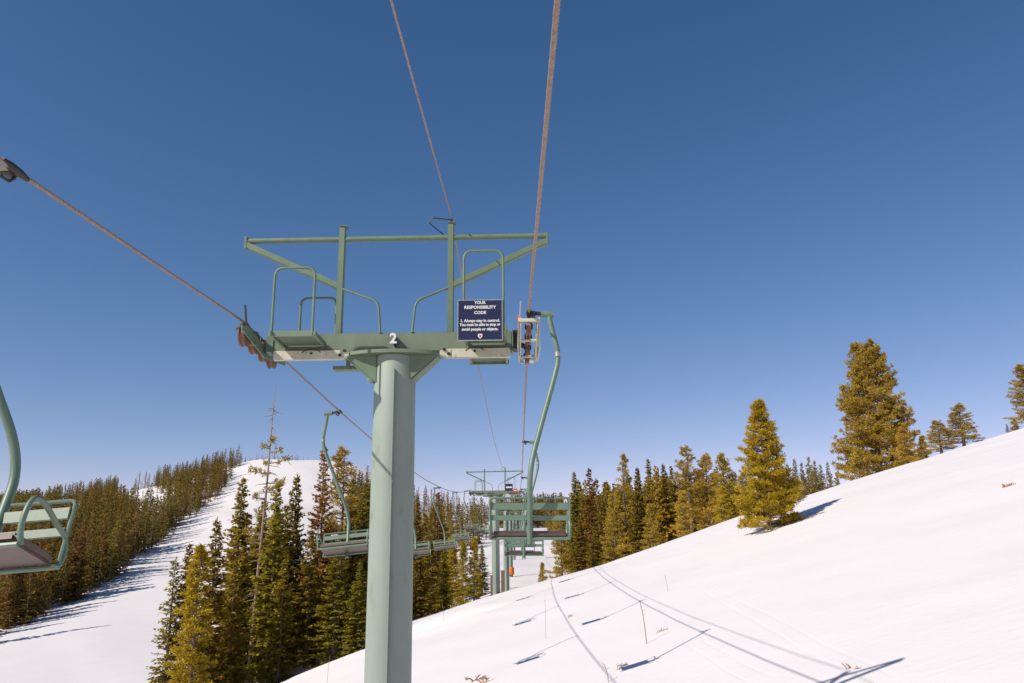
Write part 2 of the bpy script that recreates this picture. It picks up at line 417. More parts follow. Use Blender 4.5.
# ------------------------------------------------------------------ tower
HB = 7.2   # beam centre above the base
def hoop(x0, x1, y, z0, z1, r=.017):
    return MB().tube(fillet([(x0, y, z0), (x0, y, z1), (x1, y, z1), (x1, y, z0)], .12, 7), r, 10)
def make_tower():
    t = empty('lift_tower', (0, 0, 0))
    z = HB
    # pole: slightly tapered tube with a welded cap
    MB().lathe((.025, 0, -3), (0, 0, 1), [(0, .30), (3, .297), (9.0, .276), (9.985, .272), (10.005, .265)], 56).build('pole', M['pole'], t)
    # crossarm
    arm = MB()
    arm.box((0, 0, z+.0), (3.2, .24, .27)); arm.build('crossarm', M['arm'], t, bevel=.012)
    for s in (-1, 1): MB().box((s*1.606, 0, z), (.018, .27, .30)).build('end_plate', M['green'], t)
    for s, (a, b) in ((-1, (-1.56, -.56)), (1, (.64, 1.57))):
        st = MB(); e0, e1 = (a, b-.10) if s < 0 else (a+.10, b); st.prism([(a, z-.125 if s < 0 else z-.15), (e0, z-.125), (e1, z-.125), (b, z-.125 if s > 0 else z-.15), (b, z-.245 if s > 0 else z-.20), (e1, z-.245), (e0, z-.245), (a, z-.245 if s < 0 else z-.20)], -.215, -.125)
        p = st.build('flange', M['cream'], t, bevel=.006)
        for k in (0.06, .12):
            bl = MB(); bl.lathe(((b-k) if s < 0 else (a+k), -.215, z-.165+.03*(1 if k < .1 else -1)), (0, -1, 0), [(0, .022), (.018, .022), (.02, .012)], 8); bl.build('bolt', M['dark'], p)
        bl = MB(); arc = [((a+b)/2+.13*math.cos(q), -.218, z-.18+.07*math.sin(q)) for q in np.linspace(R(20), R(160), 9)]
        bl.tube(arc, .006, 6); bl.build('curved_slot', M['dark'], p)
        bl = MB(); bl.lathe(((a+b)/2, -.215, z-.165), (0, -1, 0), [(0, .016), (.012, .016), (.014, .006)], 8); bl.build('bolt', M['dark'], p)
    # saddle: domed plate and the two triangular gussets
    sd = MB(); n = 16
    ring = [(.68*math.cos(q), (.30 if math.sin(q) > 0 else .34)*math.sin(q)) for q in np.linspace(0, 2*math.pi, 41)[:-1]]
    vs = [(x, y, z-.19) for x, y in ring]+[(x, y, z-.145) for x, y in ring]; n = len(ring)
    sd.add(vs, [tuple(range(n)), tuple(reversed(range(n, 2*n)))]+[(i, i+n, (i+1) % n+n, (i+1) % n) for i in range(n)])
    sd.build('saddle', M['arm'], t)
    for s in (-1, 1):
        for y_ in (-.16, .16):
            g = MB(); g.prism([(s*.20, z-.192), (s*.60, z-.192), (s*.57, z-.23), (s*.20, z-.56)], y_-.012, y_+.012)
            g.build('gusset', M['green'], t)
        g = MB(); g.bar((s*.61, 0, z-.20), (s*.24, 0, z-.54), .29, .02); g.build('gusset_plate', M['green'], t)
    sp_ = MB(); sp_.box((.055, -.295, z-5.2), (.022, .075, 9.6)); sp_.build('shadow_strip', M['pole'], t, bevel=.004)  # raised strip added so its shadow darkens the right side of the pole
    dp = MB(); dp.lathe((-.27, -.06, z-.50), (-.3, -1, 0), [(0, .05), (.06, .05), (.07, .03)], 14); dp.bar((-.255, -.12, z-.19), (-.255, -.12, z-.5), .025, .025, (0, 1, 0))
    dp.build('conduit', M['green'], t)
    # lifting frame
    PX = (-.755, .765)
    zt = z+1.52
    for x, zz in ((PX[0], z+1.70), (PX[1], z+1.73)):
        p = MB(); p.box((x, 0, (z+.13+zz)/2), (.085, .10, zz-z-.13)); p.box((x+.01, 0, zz+.01), (.12, .13, .02))
        p.build('post', M['green'], t, bevel=.008)
    b = MB(); b.tube([(-2.11, 0, zt), (2.13, 0, zt+.02)], .04, 14); b.build('lifting_beam', M['green'], t)
    for s, xe, xp in ((-1, -2.10, PX[0]), (1, 2.11, PX[1])):
        d = MB(); d.bar((xe, 0, zt-.06), (xp, 0, z+.82), .09, .085)
        d.box((xe, 0, zt-.03), (.035, .10, .18)); d.build('brace', M['green'], t, bevel=.006)
        h = MB(); xo = -.17 if s < 0 else .26
        h.tube(fillet([(xp, -.03, z+.80), (xo-s*(-.04), -.12, z+.57), (xo, -.12, z+.13)], .1), .017, 10); h.build('handrail', M['green'], t)
    # catwalks along the line
    for s, x0, x1, y0, y1 in ((-1, -1.45, -.90, -.75, .55), (1, 1.00, 1.52, -.85, 1.0)):
        c = MB(); zc = z-.035
        for xx in (x0, x1): c.box((xx, (y0-.12)/2-.02, zc), (.035, -(y0)-.12, .06)); c.box((xx, (y1+.12)/2+.02, zc), (.035, y1-.12, .06))
        c.box(((x0+x1)/2, y0, zc), (x1-x0+.06, .03, .07)); c.box(((x0+x1)/2, y1, zc), (x1-x0+.06, .03, .07))
        yy = y0+.05
        while yy < y1-.03:
            if abs(yy) > .14: c.box(((x0+x1)/2, yy, zc+.012), (x1-x0, .028, .03))
            yy += .045
        c.build('catwalk', M['arm'], t)
    hoop(-1.435, -.92, -.76, z-.05, z+.84).build('guard_hoop', M['green'], t)
    hoop(-1.435, -.92, .52, z-.05, z+.84).build('guard_hoop', M['green'], t)
    hoop(1.0, 1.50, -.86, z-.05, z+1.00).build('guard_hoop', M['green'], t)
    # under-arm step brackets
    sb = MB(); sb.box((-.66, .32, z-.26), (.42, .16, .05)); sb.box((-.66, .24, z-.20), (.05, .05, .12)); sb.build('step', M['arm'], t)
    # sheave trains
    for s in (-1, 1):
        xr = s*HG; zr = .15  # rope centre above beam centre
        fr = MB(); rw = (.115 if s > 0 else .145)
        off = (.105 if s > 0 else .075)
        for sx in ((-1, 1) if s > 0 else (1,)):
            # pair of shaped side plates, wide at the downhill end
            xo = xr+sx*off
            prof = [(-.98, zr-.02), (-.55, zr-.045), (0, zr-.10), (.55, zr-.05), (.95, zr-.09), (.95, zr-.15), (.5, zr-.20), (0, zr-.26), (-.5, zr-.20), (-.98, zr-.12)]
            vs = [(xo-.008, y, z+q-.06) for y, q in prof]+[(xo+.008, y, z+q-.06) for y, q in prof]; n = len(prof)
            fr.add(vs, [tuple(range(n)), tuple(reversed(range(n, 2*n)))]+[(i, i+n, (i+1) % n+n, (i+1) % n) for i in range(n)])
        if s > 0:
            fr.box((xr, -.99, z+zr-.12), (.26, .03, .04)); fr.box((xr, .96, z+zr-.2), (.22, .03, .04))
            for sx in (-1, 1): fr.tube(fillet([(xr+sx*.125, -1.0, z+zr-.10), (xr+sx*.135, -.3, z+zr-.27), (xr+sx*.12, .4, z+zr-.30), (xr+sx*.11, .95, z+zr-.2)], .08), .012, 8)
        for yy in (-.45, .45): fr.tube([(xr-.10, yy, z+zr-.24), (xr+.10, yy, z+zr-.24)], .02, 8)
        f = fr.build('sheave_frame', M['cream'] if s > 0 else M['green'], t)
        for k, yy in enumerate((-.74, -.26, .26, .74)):
            yy = yy if s > 0 else yy*.8-.05; w = MB(); kx = 1 if s < 0 else .7; w.lathe((xr-.044*kx, yy, z+zr-.0165-rw-.025*(yy+.75)/1.5*1.2), (1, 0, 0), [(q*kx, rw*k_) for q, k_ in ((0, .90), (.006, 1.05), (.022, 1.05), (.030, .93), (.058, .93), (.066, 1.05), (.082, 1.05), (.088, .90))], 28)
            wo = w.build('sheave', M['rubber'], f)
            hb = MB(); hb.lathe((xr-.05, yy, z+zr-.0165-rw-.025*(yy+.75)/1.5*1.2), (1, 0, 0), [(0, .03), (.016, .05), (.084, .05), (.10, .03)], 14); hb.build('hub', M['dark'], f)
        cg = MB()   # rope catcher prongs and tail rod
        cg.bar((xr-s*.12, -.95, z+zr-.10), (xr-s*.10, -.98, z+zr+.13), .02, .02, (1, 0, 0))
        cg.bar((xr-s*.12, -.95, z+zr-.10), (xr+s*.02, -.9, z+zr-.16), .02, .02)
        if s > 0: cg.tube(fillet([(xr+s*.11, -.7, z+zr-.15), (xr+s*.15, -.3, z+zr-.30), (xr+s*.14, .5, z+zr-.30), (xr+s*.1, .8, z+zr-.2)], .08), .014, 8)
        cg.build('rope_catcher', M['galv'] if s > 0 else M['dark'], f)
        mt = MB(); mt.tube([(s*1.60, 0, z+.0), (xr-s*.05, 0, z+zr-.2)], .035, 12); mt.box((s*1.66, 0, z+.02), (.09, .2, .26)); mt.build('sheave_mount', M['dark'] if s > 0 else M['green'], t)
    # comm line bracket
    br = MB(); br.tube([(.77, .02, z+1.74), (.77, .02, z+1.84)], .014, 8); br.tube([(.77, 0, z+1.80), (.52, -.1, z+1.79)], .008, 6)
    br.tube(fillet([(.52, -.1, z+1.79), (.46, -.1, z+1.72), (.66, 0, z+1.58)], .05), .008, 6); br.build('wire_bracket', M['dark'], t)
    return t
tower = make_tower()
labs = ['pale green single pole lift tower in the foreground, its crossarm marked with a white 2',
        'second green lift tower up the line, between two brown timbers at its foot',
        'thin green lift tower just behind the second tower, bare at its foot',
        'distant green lift tower with an orange pad wrapped round its foot',
        'small far green lift tower past the one with the orange pad',
        'farthest tiny green lift tower in the forest gap at the end of the line']
towers = [tower]
for i, (x, y, zr) in enumerate(TW):
    o = tower if i == 0 else copy_tree(tower)
    o.location = (x, y, zr-.15-HB+.02); o.rotation_euler.z = -R(.63) if i else 0
    tag(o, labs[i], 'lift tower', 'green lift towers up the line')
    if i: towers.append(o)
bpy.context.view_layer.update()
text_mesh('tower_number', '2', .19, M['white'], tower, (.03, -.27, HB+.005), .006, bold=.006)
nb = MB(); nb.box((.04, -.19, HB+.0), (.012, .13, .16)); nb.build('number_bracket', M['dark'], tower)

# responsibility sign
c0 = P(458, 300, 9.62); c1 = P(502.5, 340.5, 9.62)
cx, cz = (c0.x+c1.x)/2, (c0.z+c1.z)/2; sw, sh = abs(c1.x-c0.x), abs(c1.z-c0.z)
sg = empty('information_sign', (cx, 9.62, cz-sh/2), 'navy metal sign about responsibility with white lettering on the crossarm of the nearest tower', 'sign')
MB().box((0, 0, sh/2), (sw, .006, sh)).build('panel', M['navy'], sg, bevel=.002)
rm = MB(); e = .011
for a in ((0, -.001, e/2, sw+.01, e), (0, -.001, sh-e/2, sw+.01, e)): rm.box((a[0], a[1], a[2]), (a[3], .012, a[4]))
for s in (-1, 1): rm.box((s*(sw/2), -.001, sh/2), (e, .012, sh-2*e-.002))
rm.build('rim', M['galv'], sg)
for body, fz, fs_, wd in (('YOUR', .93, .052, .26), ('RESPONSIBILITY', .815, .056, .72), ('CODE', .685, .052, .27), ('1. Always stay in control.', .49, .052, .88), ('You must be able to stop or', .395, .052, .92), ('avoid people or objects.', .285, .052, .82)):
    text_mesh('lettering', body, fs_, M['white'], sg, (0, -.006, sh*fz-.004), .0012, width=sw*wd, bold=.0018)
cr = MB(); cr.prism([(-.026, sh*.165), (.026, sh*.165), (.028, sh*.10), (.0, sh*.045), (-.028, sh*.10)], -.0085, -.0045)
cr.build('crest', M['white'], sg)
cr2 = MB(); cr2.prism([(-.010, sh*.145), (.012, sh*.14), (.008, sh*.115), (.014, sh*.095), (-.004, sh*.075), (-.010, sh*.10)], -.0105, -.009); cr2.build('emblem', M['red'], sg)
bk = MB(); bk.box((-.12, .10, sh*.35), (.03, .19, .03)); bk.box((.12, .10, sh*.35), (.03, .19, .03)); bk.build('bracket', M['galv'], sg)

# red marker on the right catwalk end
q = P(518.5, 320, 9.55)
mk = MB(); mk.box((0, 0, .03), (.05, .02, .05)); mk.bar((0, 0, -.09), (0, 0, .01), .012, .012, (0, 1, 0))
o = mk.build('marker_tag', M['red'], None); o.location = q; tag(o, 'small red marker clipped beside the right sheaves of the nearest tower', 'marker')

# small signs and things round tower 2 and 4
def small_sign(px, py, y, w, h, mat, band, label, name='trail_sign'):
    p = P(px, py, y); r = empty(name, (p.x, p.y, p.z-h/2), label, 'sign')
    MB().box((0, 0, h/2), (w, .02, h)).build('panel', mat, r)
    MB().box((0, -.013, h/2), (w*.8, .004, h*band)).build('band', M['white'], r)
small_sign(509, 487.3, 59.1, .55, .50, M['navy'], .22, 'tiny navy sign with a white band on the second tower crossarm')
small_sign(515.3, 490.5, 59.1, .26, .26, M['red'], .2, 'tiny red sign beside the navy one on the second tower crossarm')
for px, w, hh, lab in ((491.6, .16, 1.35, 'brown timber standing left of the second tower foot'), (503.0, .26, 1.45, 'brown timber standing right of the second tower foot')):
    p = P(px, 592, 59.3); zg = Zg(p.x, 59.3)
    b = MB(); b.box((0, 0, hh/2-.3), (w, .16, hh+.6)); b.box((0, 0, hh+.02), (w+.02, .18, .03)); o = b.build('timber_post', M['wood'], None, bevel=.01); o.location = (p.x, 59.3, zg)
    tag(o, lab, 'post', 'brown timbers by the second tower')
x4, y4, _ = TW[3]
b = MB(); b.lathe((0, 0, 0), (0, 0, 1), [(0, .46), (.05, .50), (1.0, .50), (1.05, .46)], 20)
for k in (.25, .8): b.lathe((0, 0, k), (0, 0, 1), [(0, .51), (.01, .515), (.05, .515), (.06, .51)], 20)
o = b.build('tower_pad', M['orange'], None); o.location = (x4, y4, Zg(x4, y4)+.3); tag(o, 'bright orange crash pad round the foot of a distant tower', 'crash pad')

# comm line
def comm():
    pts = []
    zc = TW[0][2]-.15+1.84+.02
    pts_t = [(-1.5, -35, 3.2)]+[(x+.77, y, z-.15+1.86) for x, y, z in TW[:5]]
    for (a, b, s) in zip(pts_t[:-1], pts_t[1:], (.6, 1.0, .4, .4, .7)):
        for k in range(24):
            t = k/24; pts.append((a[0]+(b[0]-a[0])*t, a[1]+(b[1]-a[1])*t, a[2]+(b[2]-a[2])*t-4*s*t*(1-t)))
    pts.append(pts_t[-1])
    o = MB().tube(pts, .010, 8).build('communication_wire', M['rope'], None)
    tag(o, 'thin wire running over the top of the right lifting frame post', 'wire')
comm()

# ------------------------------------------------------------------ chairs
def make_chair(tilt):
    c = empty('lift_chair', (0, 0, 0))
    g = MB(); g.lathe((0, -.15, .004), (0, 1, 0), [(0, .018), (.05, .024), (.10, .031), (.20, .031), (.25, .024), (.30, .018)], 12); g.box((.045, 0, -.005), (.07, .10, .05)); g.tube([(.03, -.05, -.03), (.05, -.02, -.07), (.08, .04, -.05)], .012, 8); g.tube([(.02, 0, 0), (.20, 0, -.01)], .028, 10, r1=.02)
    g.build('grip', M['dark'], c, bevel=.004)
    hd = MB(); hd.tube([(.15, 0, -.01), (.31, 0, -.015)], .042, 12); hd.build('hanger_head', M['chair'], c)
    path = smooth_path([(.25, 0, -.02), (.28, 0, -.18), (.35, 0, -.48), (.352, 0, -.62), (.30, -.03, -.85), (.12, -.20, -1.5), (.03, -.30, -1.85), (0, -.31, -2.10), (0, -.22, -2.35), (0, -.13, -2.55), (0, -.05, -2.78)], 7)
    MB().tube(path, .032, 14).build('hanger', M['chair'], c)
    cl = MB(); cl.tube([(.352, 0, -.50), (.353, 0, -.56)], .04, 12); cl.build('collar', M['galv'], c)
    a = R(tilt); ca, sa = math.cos(a), math.sin(a)
    def T(x, y, z):   # seat frame: origin at the rear of the seat, leaning back
        return (x, -.08+y*ca-z*sa, -2.68+y*sa+z*ca)
    w = .455
    rot = Matrix.Rotation(a, 3, 'X')
    s = MB(); s.box(T(0, .22, 0), (2*w-.04, .44, .065), rot); s.build('seat', M['pad'], c, bevel=.02)
    sf = MB()
    sf.tube([T(-w, 0, -.045), T(w, 0, -.045)], .016, 8); sf.tube([T(-w, .43, -.045), T(w, .43, -.045)], .016, 8)
    sf.build('seat_frame', M['chair'], c)
    br = R(12)
    def Bk(x, z, off=0): return T(x, -.02-z*math.sin(br)*.3+off, z)
    bf = MB(); bf.tube(fillet([Bk(-w, -.05), Bk(-w-.005, .41), Bk(w+.005, .41), Bk(w, -.05)], .04, 4), .013, 8); bf.build('backrest_frame', M['chair'], c)
    for z0, z1 in ((.275, .355), (.155, .215)):
        sl = MB(); zc = (z0+z1)/2; sl.box(Bk(0, zc, .016), (2*w-.015, .014, z1-z0), rot); sl.build('slat', M['chair'], c, bevel=.004)
    for sd in (-1, 1):
        x = sd*w
        ar = smooth_path([T(x, -.02, .16), T(x*1.01, .10, .19), T(x*1.03, .30, .25), T(x*1.03, .41, .24), T(x*1.02, .45, .15), T(x, .44, .04), T(x, .40, -.04)], 6)
        lo = smooth_path([T(x, -.02, .16), T(x*1.01, -.05, .07), T(x*1.0, -.03, -.02), T(x, .03, -.05)], 5)
        MB().tube(ar, .017, 10).tube(lo, .015, 8).build('armrest', M['chair'], c)
    fb = MB(); fb.tube([T(-.03, .0, .10), T(-.03, .05, -.14)], .011, 8); fb.tube([T(.03, .0, .10), T(.03, .05, -.14)], .011, 8); fb.build('centre_strut', M['chair'], c)
    return c
chair = make_chair(3.5)
ordn = ['nearest', 'second', 'third', 'fourth', 'fifth', 'sixth', 'seventh', 'eighth', 'ninth', 'tenth']
first = True; chair_down = make_chair(17)
RC = [9.55+10.3*k for k in range(9)]; LC = [5.12+10.45*k for k in range(9)]
for k, y in enumerate(RC):
    x, z = rope_at(y); o = chair if first else copy_tree(chair); first = False
    o.location = (x+HG, y, z); o.rotation_euler = (R(-1), R(1.0+random.uniform(-.4, .4)), R(random.uniform(-3, 3)) if k else 0)
    tag(o, 'empty green slatted lift chair seen from behind, close right of the nearest tower' if k == 0 else '%s empty green chair on the right hand rope, counted from the camera' % ordn[k], 'lift chair', 'empty chairs on the lift')
for k, y in enumerate(LC):
    x, z = rope_at(y); o = chair_down if k == 0 else copy_tree(chair_down)
    o.location = (x-HG, y, z); o.rotation_euler = (R(1.5), R(5.2 if k else 3.8), R(180+(0 if k < 2 else random.uniform(-2, 2))))
    tag(o, 'empty green slatted lift chair cut off by the left edge of the photo' if k == 0 else '%s empty green chair on the left hand rope, counted from the camera' % ordn[k], 'lift chair', 'empty chairs on the lift')

# ------------------------------------------------------------------ trees
class Leaves:
    def __init__(s): s.p = []; s.d = []; s.l = []; s.w = []; s.u = []
    def add(s, p, d, l, w, u): s.p.append(p); s.d.append(d); s.l.append(l); s.w.append(w); s.u.append(u)
    def arrays(s):
        p = np.concatenate(s.p); d = np.concatenate(s.d); l = np.concatenate(s.l)[:, None]; w = np.concatenate(s.w)[:, None]; u = np.concatenate(s.u)
        d = d/np.linalg.norm(d, axis=1)[:, None]; sd = np.cross(d, u); sd = sd/(np.linalg.norm(sd, axis=1)[:, None]+1e-9)
        v = np.stack([p-sd*w*.3, p+sd*w*.3, p+d*l*.62+sd*w*.5, p+d*l-sd*w*.08], 1)
        v[:, 3] = p[:]+d*l
        v2 = np.stack([p-sd*w*.12, p+d*l*.45+sd*w*.5, p+d*l, p+d*l*.45-sd*w*.5], 1)
        return v2.reshape(-1, 3), np.arange(len(p)*4).reshape(-1, 4)
def fir(H, Rm, rng, dens=1.0, bare=.04, prof=.85, lw=.085, ragged=.25, gap=0.0):
    L = Leaves(); zlev = bare*H; tops = []
    while zlev < H*.985:
        t = (zlev-bare*H)/(H*(1-bare)); 
        rad = Rm*((1-t)**prof)*(.85+.3*t*(1-t)*2)+.05
        nb = max(3, int(rng.integers(5, 8)*dens))
        for _ in range(nb):
            if rng.random() < gap: continue
            az = rng.uniform(0, 2*math.pi); l = rad*rng.uniform(1-ragged*1.6, 1+ragged*.7); zz = zlev+rng.uniform(-.1, .1)
            e = R(-18+45*t+rng.uniform(-8, 8)); ha = np.array([math.cos(az), math.sin(az), 0])
            n = max(2, int(l/.13*dens)); s = (np.arange(n)+rng.random(n)*.6)/n
            s = np.clip(.12+s*.9, 0, 1)
            pos = np.array([0, 0, zz])+ha*(l*s*math.cos(e))[:, None]; pos[:, 2] += l*s*math.sin(e)-.10*l*s*(1-s)*2+.12*l*s**3
            for side in (-1, 1):
                an = az+side*(R(52)+rng.normal(0, .2, n)); tl = np.clip(.42*l*(1-s)+.12, .1, .5)*rng.uniform(.7, 1.2, n)
                d = np.stack([np.cos(an), np.sin(an), math.tan(e)*.6-.12+rng.normal(0, .22, n)], 1)
                up = np.stack([rng.normal(0, .45, n), rng.normal(0, .45, n), np.ones(n)], 1)
                L.add(pos, d, tl, np.full(n, lw)*rng.uniform(.8, 1.4, n), up)
            # hanging/standing sprays along the branch
            m_ = max(2, n//1); ss = rng.uniform(.15, 1, m_); pp = np.array([0, 0, zz])+ha*(l*ss*math.cos(e))[:, None]; pp[:, 2] += l*ss*math.sin(e)
            d = np.stack([ha[0]*.9+rng.normal(0, .5, m_), ha[1]*.9+rng.normal(0, .5, m_), rng.normal(-.05, .55, m_)], 1)
            L.add(pp, d, rng.uniform(.12, .28, m_), np.full(m_, lw), rng.normal(0, 1, (m_, 3)))
        zlev += (.20+.10*(1-t))*rng.uniform(.8, 1.2)/math.sqrt(dens)
    n = 10; L.add(np.stack([np.zeros(n), np.zeros(n), H*(.955+.04*rng.random(n))], 1), np.stack([rng.normal(0, .35, n), rng.normal(0, .35, n), np.ones(n)], 1), np.full(n, .22), np.full(n, .05), rng.normal(0, 1, (n, 3)))
    return L.arrays()
def pine(H, prof, rng, nbr=130, bare=.05, lw=.04, ln=.2, tuft=12, up=.35, tsp=.27, keep=1.0):
    L = Leaves(); br = []
    pt = np.array([a for a, _ in prof]); pr = np.array([b for _, b in prof])
    for i in range(nbr):
        t = bare+(1-bare)*((i+rng.random())/nbr)**.95
        if rng.random() > keep: continue
        rad = float(np.interp(t, pt, pr)); az = rng.uniform(0, 2*math.pi); l = rad*rng.uniform(.6, 1.12)+.05
        e = up*(.3+t*1.1)+rng.uniform(-.15, .2); z0 = H*t-(l*math.sin(e)*.5)
        ha = np.array([math.cos(az), math.sin(az), 0]); sd = np.array([-math.sin(az), math.cos(az), 0])
        def bp(s): return np.array([0, 0, z0])+ha*l*s*math.cos(e)+np.array([0, 0, l*math.sin(e)*s**1.5])
        br.append([bp(q) for q in (0, .5, 1)])
        nt = max(2, int(l*1.0/tsp))
        for k in range(nt):
            s = .3+.7*(k+rng.random()*.7)/nt; s = min(s, 1); c = bp(s)
            for side in ((-1, 0, 1) if s < .97 else (0,)):
                o = side*rng.uniform(.25, .55)*l*(1.05-s)*.9
                c2 = c+sd*o+ha*abs(o)*.5+np.array([0, 0, rng.uniform(-.05, .14)])
                n = tuft; base = np.repeat(c2[None], n, 0)+rng.normal(0, .045, (n, 3))
                d = rng.normal(0, .75, (n, 3))+ha*.6+sd*side*.3+np.array([0, 0, .45])
                L.add(base, d, rng.uniform(.6, 1.15, n)*ln, np.full(n, lw), rng.normal(0, 1, (n, 3)))
    return L.arrays(), br
def trunk_mb(H, r0, lean=0, branches=None, rng=None, stubs=0):
    mb = MB(); pts = [(0.02*math.sin(k*1.3)*k/8, 0.02*math.cos(k)*k/8, -.5+(H+.45)*k/10) for k in range(11)]
    mb.tube(pts, r0, 8, r1=.012)
    if branches:
        for b in branches: mb.tube(b, .035, 4, False, r1=.012)
    for k in range(stubs):
        z = rng.uniform(.1, .93)*H; az = rng.uniform(0, 6.28); l = rng.uniform(.3, 1.1)*(1-.5*z/H)
        mb.tube([(0, 0, z), (l*math.cos(az)*.6, l*math.sin(az)*.6, z-.05), (l*math.cos(az), l*math.sin(az), z-.18*l)], .022, 4, False, r1=.006)
    return mb
class Kind:
    def __init__(s, H, crown, trunk, mat, tmat='bark', name='fir_tree', cat='tree'):
        s.H = H; v, q = crown
        s.crown = bpy.data.meshes.new('crown'); fast_mesh(s.crown, v, q); s.crown.materials.append(M[mat])
        s.crown.polygons.foreach_set('use_smooth', np.zeros(len(q), bool))
        o = trunk.build('trunk', M[tmat], None); s.trunk = o.data; bpy.data.objects.remove(o)
        s.name = name; s.cat = cat; s.W = None
g = np.random.default_rng
K = {}
K['firA'] = Kind(13, fir(13, 1.9, g(1), 1.25, lw=.14), trunk_mb(13, .16), 'fir')
K['firB'] = Kind(12, fir(12, 1.6, g(2), 1.25, .03, .8, lw=.14), trunk_mb(12, .15), 'fir')
K['firC'] = Kind(12, fir(12, 2.1, g(3), 1.15, .04, .85, lw=.14, ragged=.35, gap=.1), trunk_mb(12, .17, stubs=25, rng=g(33)), 'fir')
K['spire'] = Kind(10, fir(10, 1.0, g(4), 1.1, .03, .7, lw=.1), trunk_mb(10, .12), 'fir')
K['rustfir'] = Kind(12, fir(12, 1.7, g(5), 1.1, .04, .75, lw=.14, ragged=.3, gap=.05), trunk_mb(12, .15), 'rust')
c_, b_ = pine(8.4, [(0, 1.3), (.06, 1.75), (.25, 1.75), (.5, 1.35), (.75, .8), (.9, .42), (1, .12)], g(6), 210, .02, lw=.042, ln=.2, tuft=17, tsp=.25)
K['goldpine'] = Kind(8.4, c_, trunk_mb(8.4, .15, branches=b_), 'pine', name='pine_tree')
c_, b_ = pine(11.5, [(0, 3.3), (.15, 3.4), (.3, 3.0), (.45, 2.6), (.6, 2.35), (.8, 1.75), (.93, 1.3), (1, .9)], g(8), 330, .03, lw=.055, ln=.25, tuft=15, up=.3, tsp=.37)
K['bigpine'] = Kind(11.5, c_, trunk_mb(11.0, .28, branches=b_), 'pinedull', name='pine_tree')
c_, b_ = pine(9, [(0, 1.5), (.3, 1.6), (.55, 1.2), (.8, .9), (.95, .5), (1, .3)], g(9), 120, .12, lw=.055, ln=.24, tuft=11, tsp=.33)
K['pineA'] = Kind(9, c_, trunk_mb(8.9, .16, branches=b_), 'pinedull', name='pine_tree')
c_, b_ = pine(12, [(0, .8), (.3, 1.1), (.5, 1.3), (.7, 1.3), (.85, 1.0), (.96, .6), (1, .3)], g(10), 75, .3, lw=.055, ln=.25, tuft=11, tsp=.36)
K['pineB'] = Kind(12, c_, trunk_mb(11.9, .17, branches=b_, stubs=14, rng=g(34)), 'pinedull', name='pine_tree')
c_, b_ = pine(5, [(0, .8), (.2, .9), (.6, .55), (.9, .25), (1, .1)], g(11), 90, .05, lw=.045, ln=.17, tuft=11, tsp=.22)
K['youngpine'] = Kind(5, c_, trunk_mb(5, .08, branches=b_), 'pine', name='pine_tree')
c_, b_ = pine(10, [(0, .9), (.25, 1.05), (.6, .8), (.9, .4), (1, .15)], g(12), 150, .04, lw=.055, ln=.22, tuft=12, tsp=.3)
K['yellowpine'] = Kind(10, c_, trunk_mb(10, .13, branches=b_), 'pine', name='pine_tree')
# the tall half dead pine: bare leader, a few tufts on some of the limbs
c_, b_ = pine(13.5, [(0, .5), (.3, .7), (.45, 1.0), (.62, 1.15), (.78, .9), (.80, .0), (1, .0)], g(13), 30, .38, lw=.05, ln=.2, tuft=12, tsp=.3, up=.1)
keep = c_[0].reshape(-1, 4, 3)[:, 0, 2] < 10.9; vv = c_[0].reshape(-1, 4, 3)[keep].reshape(-1, 3)
K['snag'] = Kind(13.5, (vv, np.arange(len(vv)).reshape(-1, 4)), trunk_mb(13.6, .14, branches=[b for b in b_ if b[0][2] < 10.9], stubs=110, rng=g(35)), 'fir', 'deadwood', name='half_dead_pine')

def combined(kind_key, mat=None):
    k = K[kind_key]
    return k
def far_kind(H, Rm, seed, mat, dens=.5, lw=.2, prof=.8):
    v, q = fir(H, Rm, g(seed), dens, .02, prof, lw=lw)
    return v, q
def plant(kind, px, top, Y, label, group=None, wscale=1.0, lean=0, name=None, over=0.0, cat='tree'):
    k = K[kind]; tp = P(px, top, Y); zb = Zg(tp.x, Y)-.05; h = tp.z-zb
    s = h/k.H; r = empty(name or k.name, (tp.x, Y, zb), label, cat, group)
    r.rotation_euler = (0, lean, random.uniform(0, 6.28) if not lean else 0)
    if lean:
        r.location.x = tp.x-math.tan(lean)*h
    r.scale = (s**.5*wscale, s**.5*wscale, s)
    for nm, me in (('trunk', k.trunk), ('crown', k.crown)):
        o = bpy.data.objects.new(nm, me); COL.objects.link(o); o.parent = r
    return r
GL = 'conifers on the gully side left of the tower'
